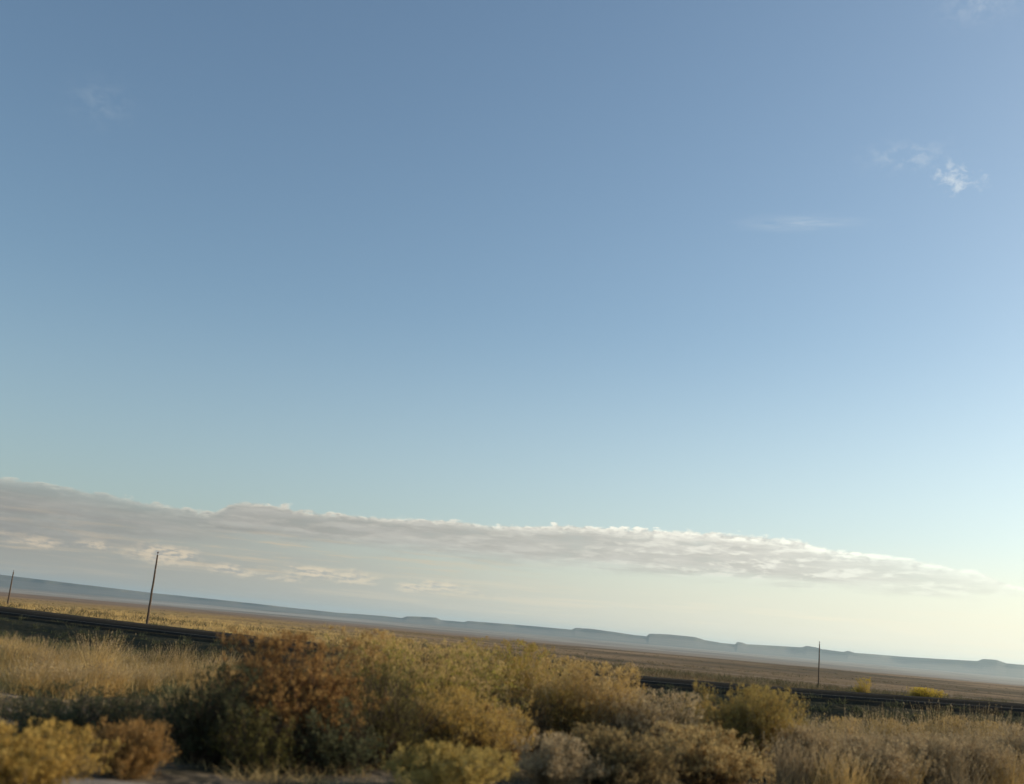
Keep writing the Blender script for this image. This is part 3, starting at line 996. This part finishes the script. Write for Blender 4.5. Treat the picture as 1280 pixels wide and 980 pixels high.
    for (bx, by, ra, re, k) in [(48, 677, .85, .30, 1.), (118, 681, .8, .22, .8), (205, 693, 1.5, .42, 1.05), (282, 711, .8, .25, .9), (303, 716, .7, .2, .9), (395, 716, 1.3, .33, .9), (440, 722, 1.0, .36, .85),
                                (512, 734, .8, .22, .9), (550, 733, 1.2, .32, .75), (355, 722, 1.1, .2, .6), (30, 668, 1.4, .14, .6), (600, 742, 1.6, .2, .5)]:
        q = mul(blob(bx, by, ra * 1.35, re * 1.15), k)
        win = q if win is None else math_node(nt, 'MAXIMUM', win, q)
    puff = smooth_range(nt, addn(win, mul(sub(pn, .5), 1.5)), .10, 1.05)
    puff = mul(mul(puff, smooth_range(nt, win, .05, .3)), .92)
    cpuff = mix(nt, smooth_range(nt, sub(pn, pn2), -.14, .08), mul_col(nt, body, 1.12), warm)

    wn = noise(nt, vec(.20, 3.2, 14, 3), 1.0, 8, .62)
    wst = mul(mul(smooth_range(nt, wn, .50, .66), mul(smooth_range(nt, el, 1.2, 2.0), smooth_range(nt, sub(upper, el), .5, 1.6))), smooth_range(nt, az, -6, 6, .75, 0.0))
    # --- thin warm streaks just above the horizon
    sn = noise(nt, vec(.10, 2.2, 1, 2), 1.0, 6, .6)
    streak = mul(mul(smooth_range(nt, el, .3, .9), smooth_range(nt, el, 1.8, 3.2, 1.0, 0.0)), smooth_range(nt, sn, .48, .66, 0, .5))

    # --- scraps of cloud high in the right
    hn = noise(nt, vec(1.3, 1.9, 3, 8), 1.0, 8, .60, dist=.3)
    f1 = noise(nt, vec(.35, 3.0, 3, 8), 1.0, 7, .62)
    scrap = mul(smooth_range(nt, addn(hn, mul(blob(1196, 224, 1.25, .75), .26)), .60, .86), blob(1196, 224, 2.0, 1.2))
    scrap = addn(scrap, mul(mul(smooth_range(nt, addn(hn, .10), .52, .78), blob(1135, 195, 1.9, .6)), .42))
    scrap = addn(scrap, mul(mul(smooth_range(nt, addn(f1, .10), .45, .75), blob(1000, 279, 2.4, .32)), .45))
    scrap = addn(scrap, mul(mul(smooth_range(nt, addn(hn, .10), .45, .75), blob(1225, 4, 1.6, .8)), .32))
    scrap = addn(scrap, mul(mul(smooth_range(nt, addn(hn, .05), .40, .75), blob(125, 128, 1.3, .9)), .16))
    scrap = math_node(nt, 'MULTIPLY', scrap, .44, clamp=True)

    c = mix(nt, 1.0, sky.outputs[0], (.945, 1.0, .975), 'MULTIPLY')
    c = mix(nt, smooth_range(nt, el, 3.0, 17.0, .30, 0.0), c, mix(nt, toright, (2.5, 3.0, 3.35), (6.0, 6.5, 6.6)))
    lowcol = mix(nt, toright, (2.25, 2.16, 2.00), (7.1, 6.85, 5.5))
    c = mix(nt, mul(smooth_range(nt, el, .2, smooth_range(nt, az, -20, 20, 4.6, 6.5), .85, 0.0), smooth_range(nt, ns, .3, .7, .9, 1.0)), c, lowcol)
    c = mix(nt, veil, c, cveil)
    c = mix(nt, streak, c, mix(nt, toright, (3.4, 2.9, 2.2), (7.2, 6.6, 5.0)))
    c = mix(nt, wst, c, mul_col(nt, warm, .78))
    c = mix(nt, puff, c, cpuff)
    c = mix(nt, bank, c, cbank)
    c = mix(nt, scrap, c, (6.2, 6.3, 6.0))
    nt.links.new(c, bg.inputs[0])
    bg.inputs[1].default_value = .150


world()

sd = bpy.data.lights.new('sun', 'SUN')
sd.energy = 4.6; sd.angle = R(.53); sd.color = (1.0, .80, .56)
so = bpy.data.objects.new('sun', sd); col.objects.link(so)
sv = Vector((math.sin(R(SUN_AZ)) * math.cos(R(SUN_EL)), math.cos(R(SUN_AZ)) * math.cos(R(SUN_EL)), math.sin(R(SUN_EL))))
so.rotation_mode = 'QUATERNION'
so.rotation_quaternion = sv.to_track_quat('Z', 'Y')
so.location = (30, 20, 40)

vs = sc.view_settings
vs.view_transform = 'Standard'; vs.look = 'None'; vs.exposure = 0.0; vs.gamma = 1.0; vs.use_curve_mapping = False
sc.render.engine = 'CYCLES'
cy = sc.cycles
cy.use_denoising = True
cy.max_bounces = 6; cy.diffuse_bounces = 3; cy.glossy_bounces = 2; cy.transmission_bounces = 4; cy.volume_bounces = 1; cy.transparent_max_bounces = 8
cy.sample_clamp_indirect = 6
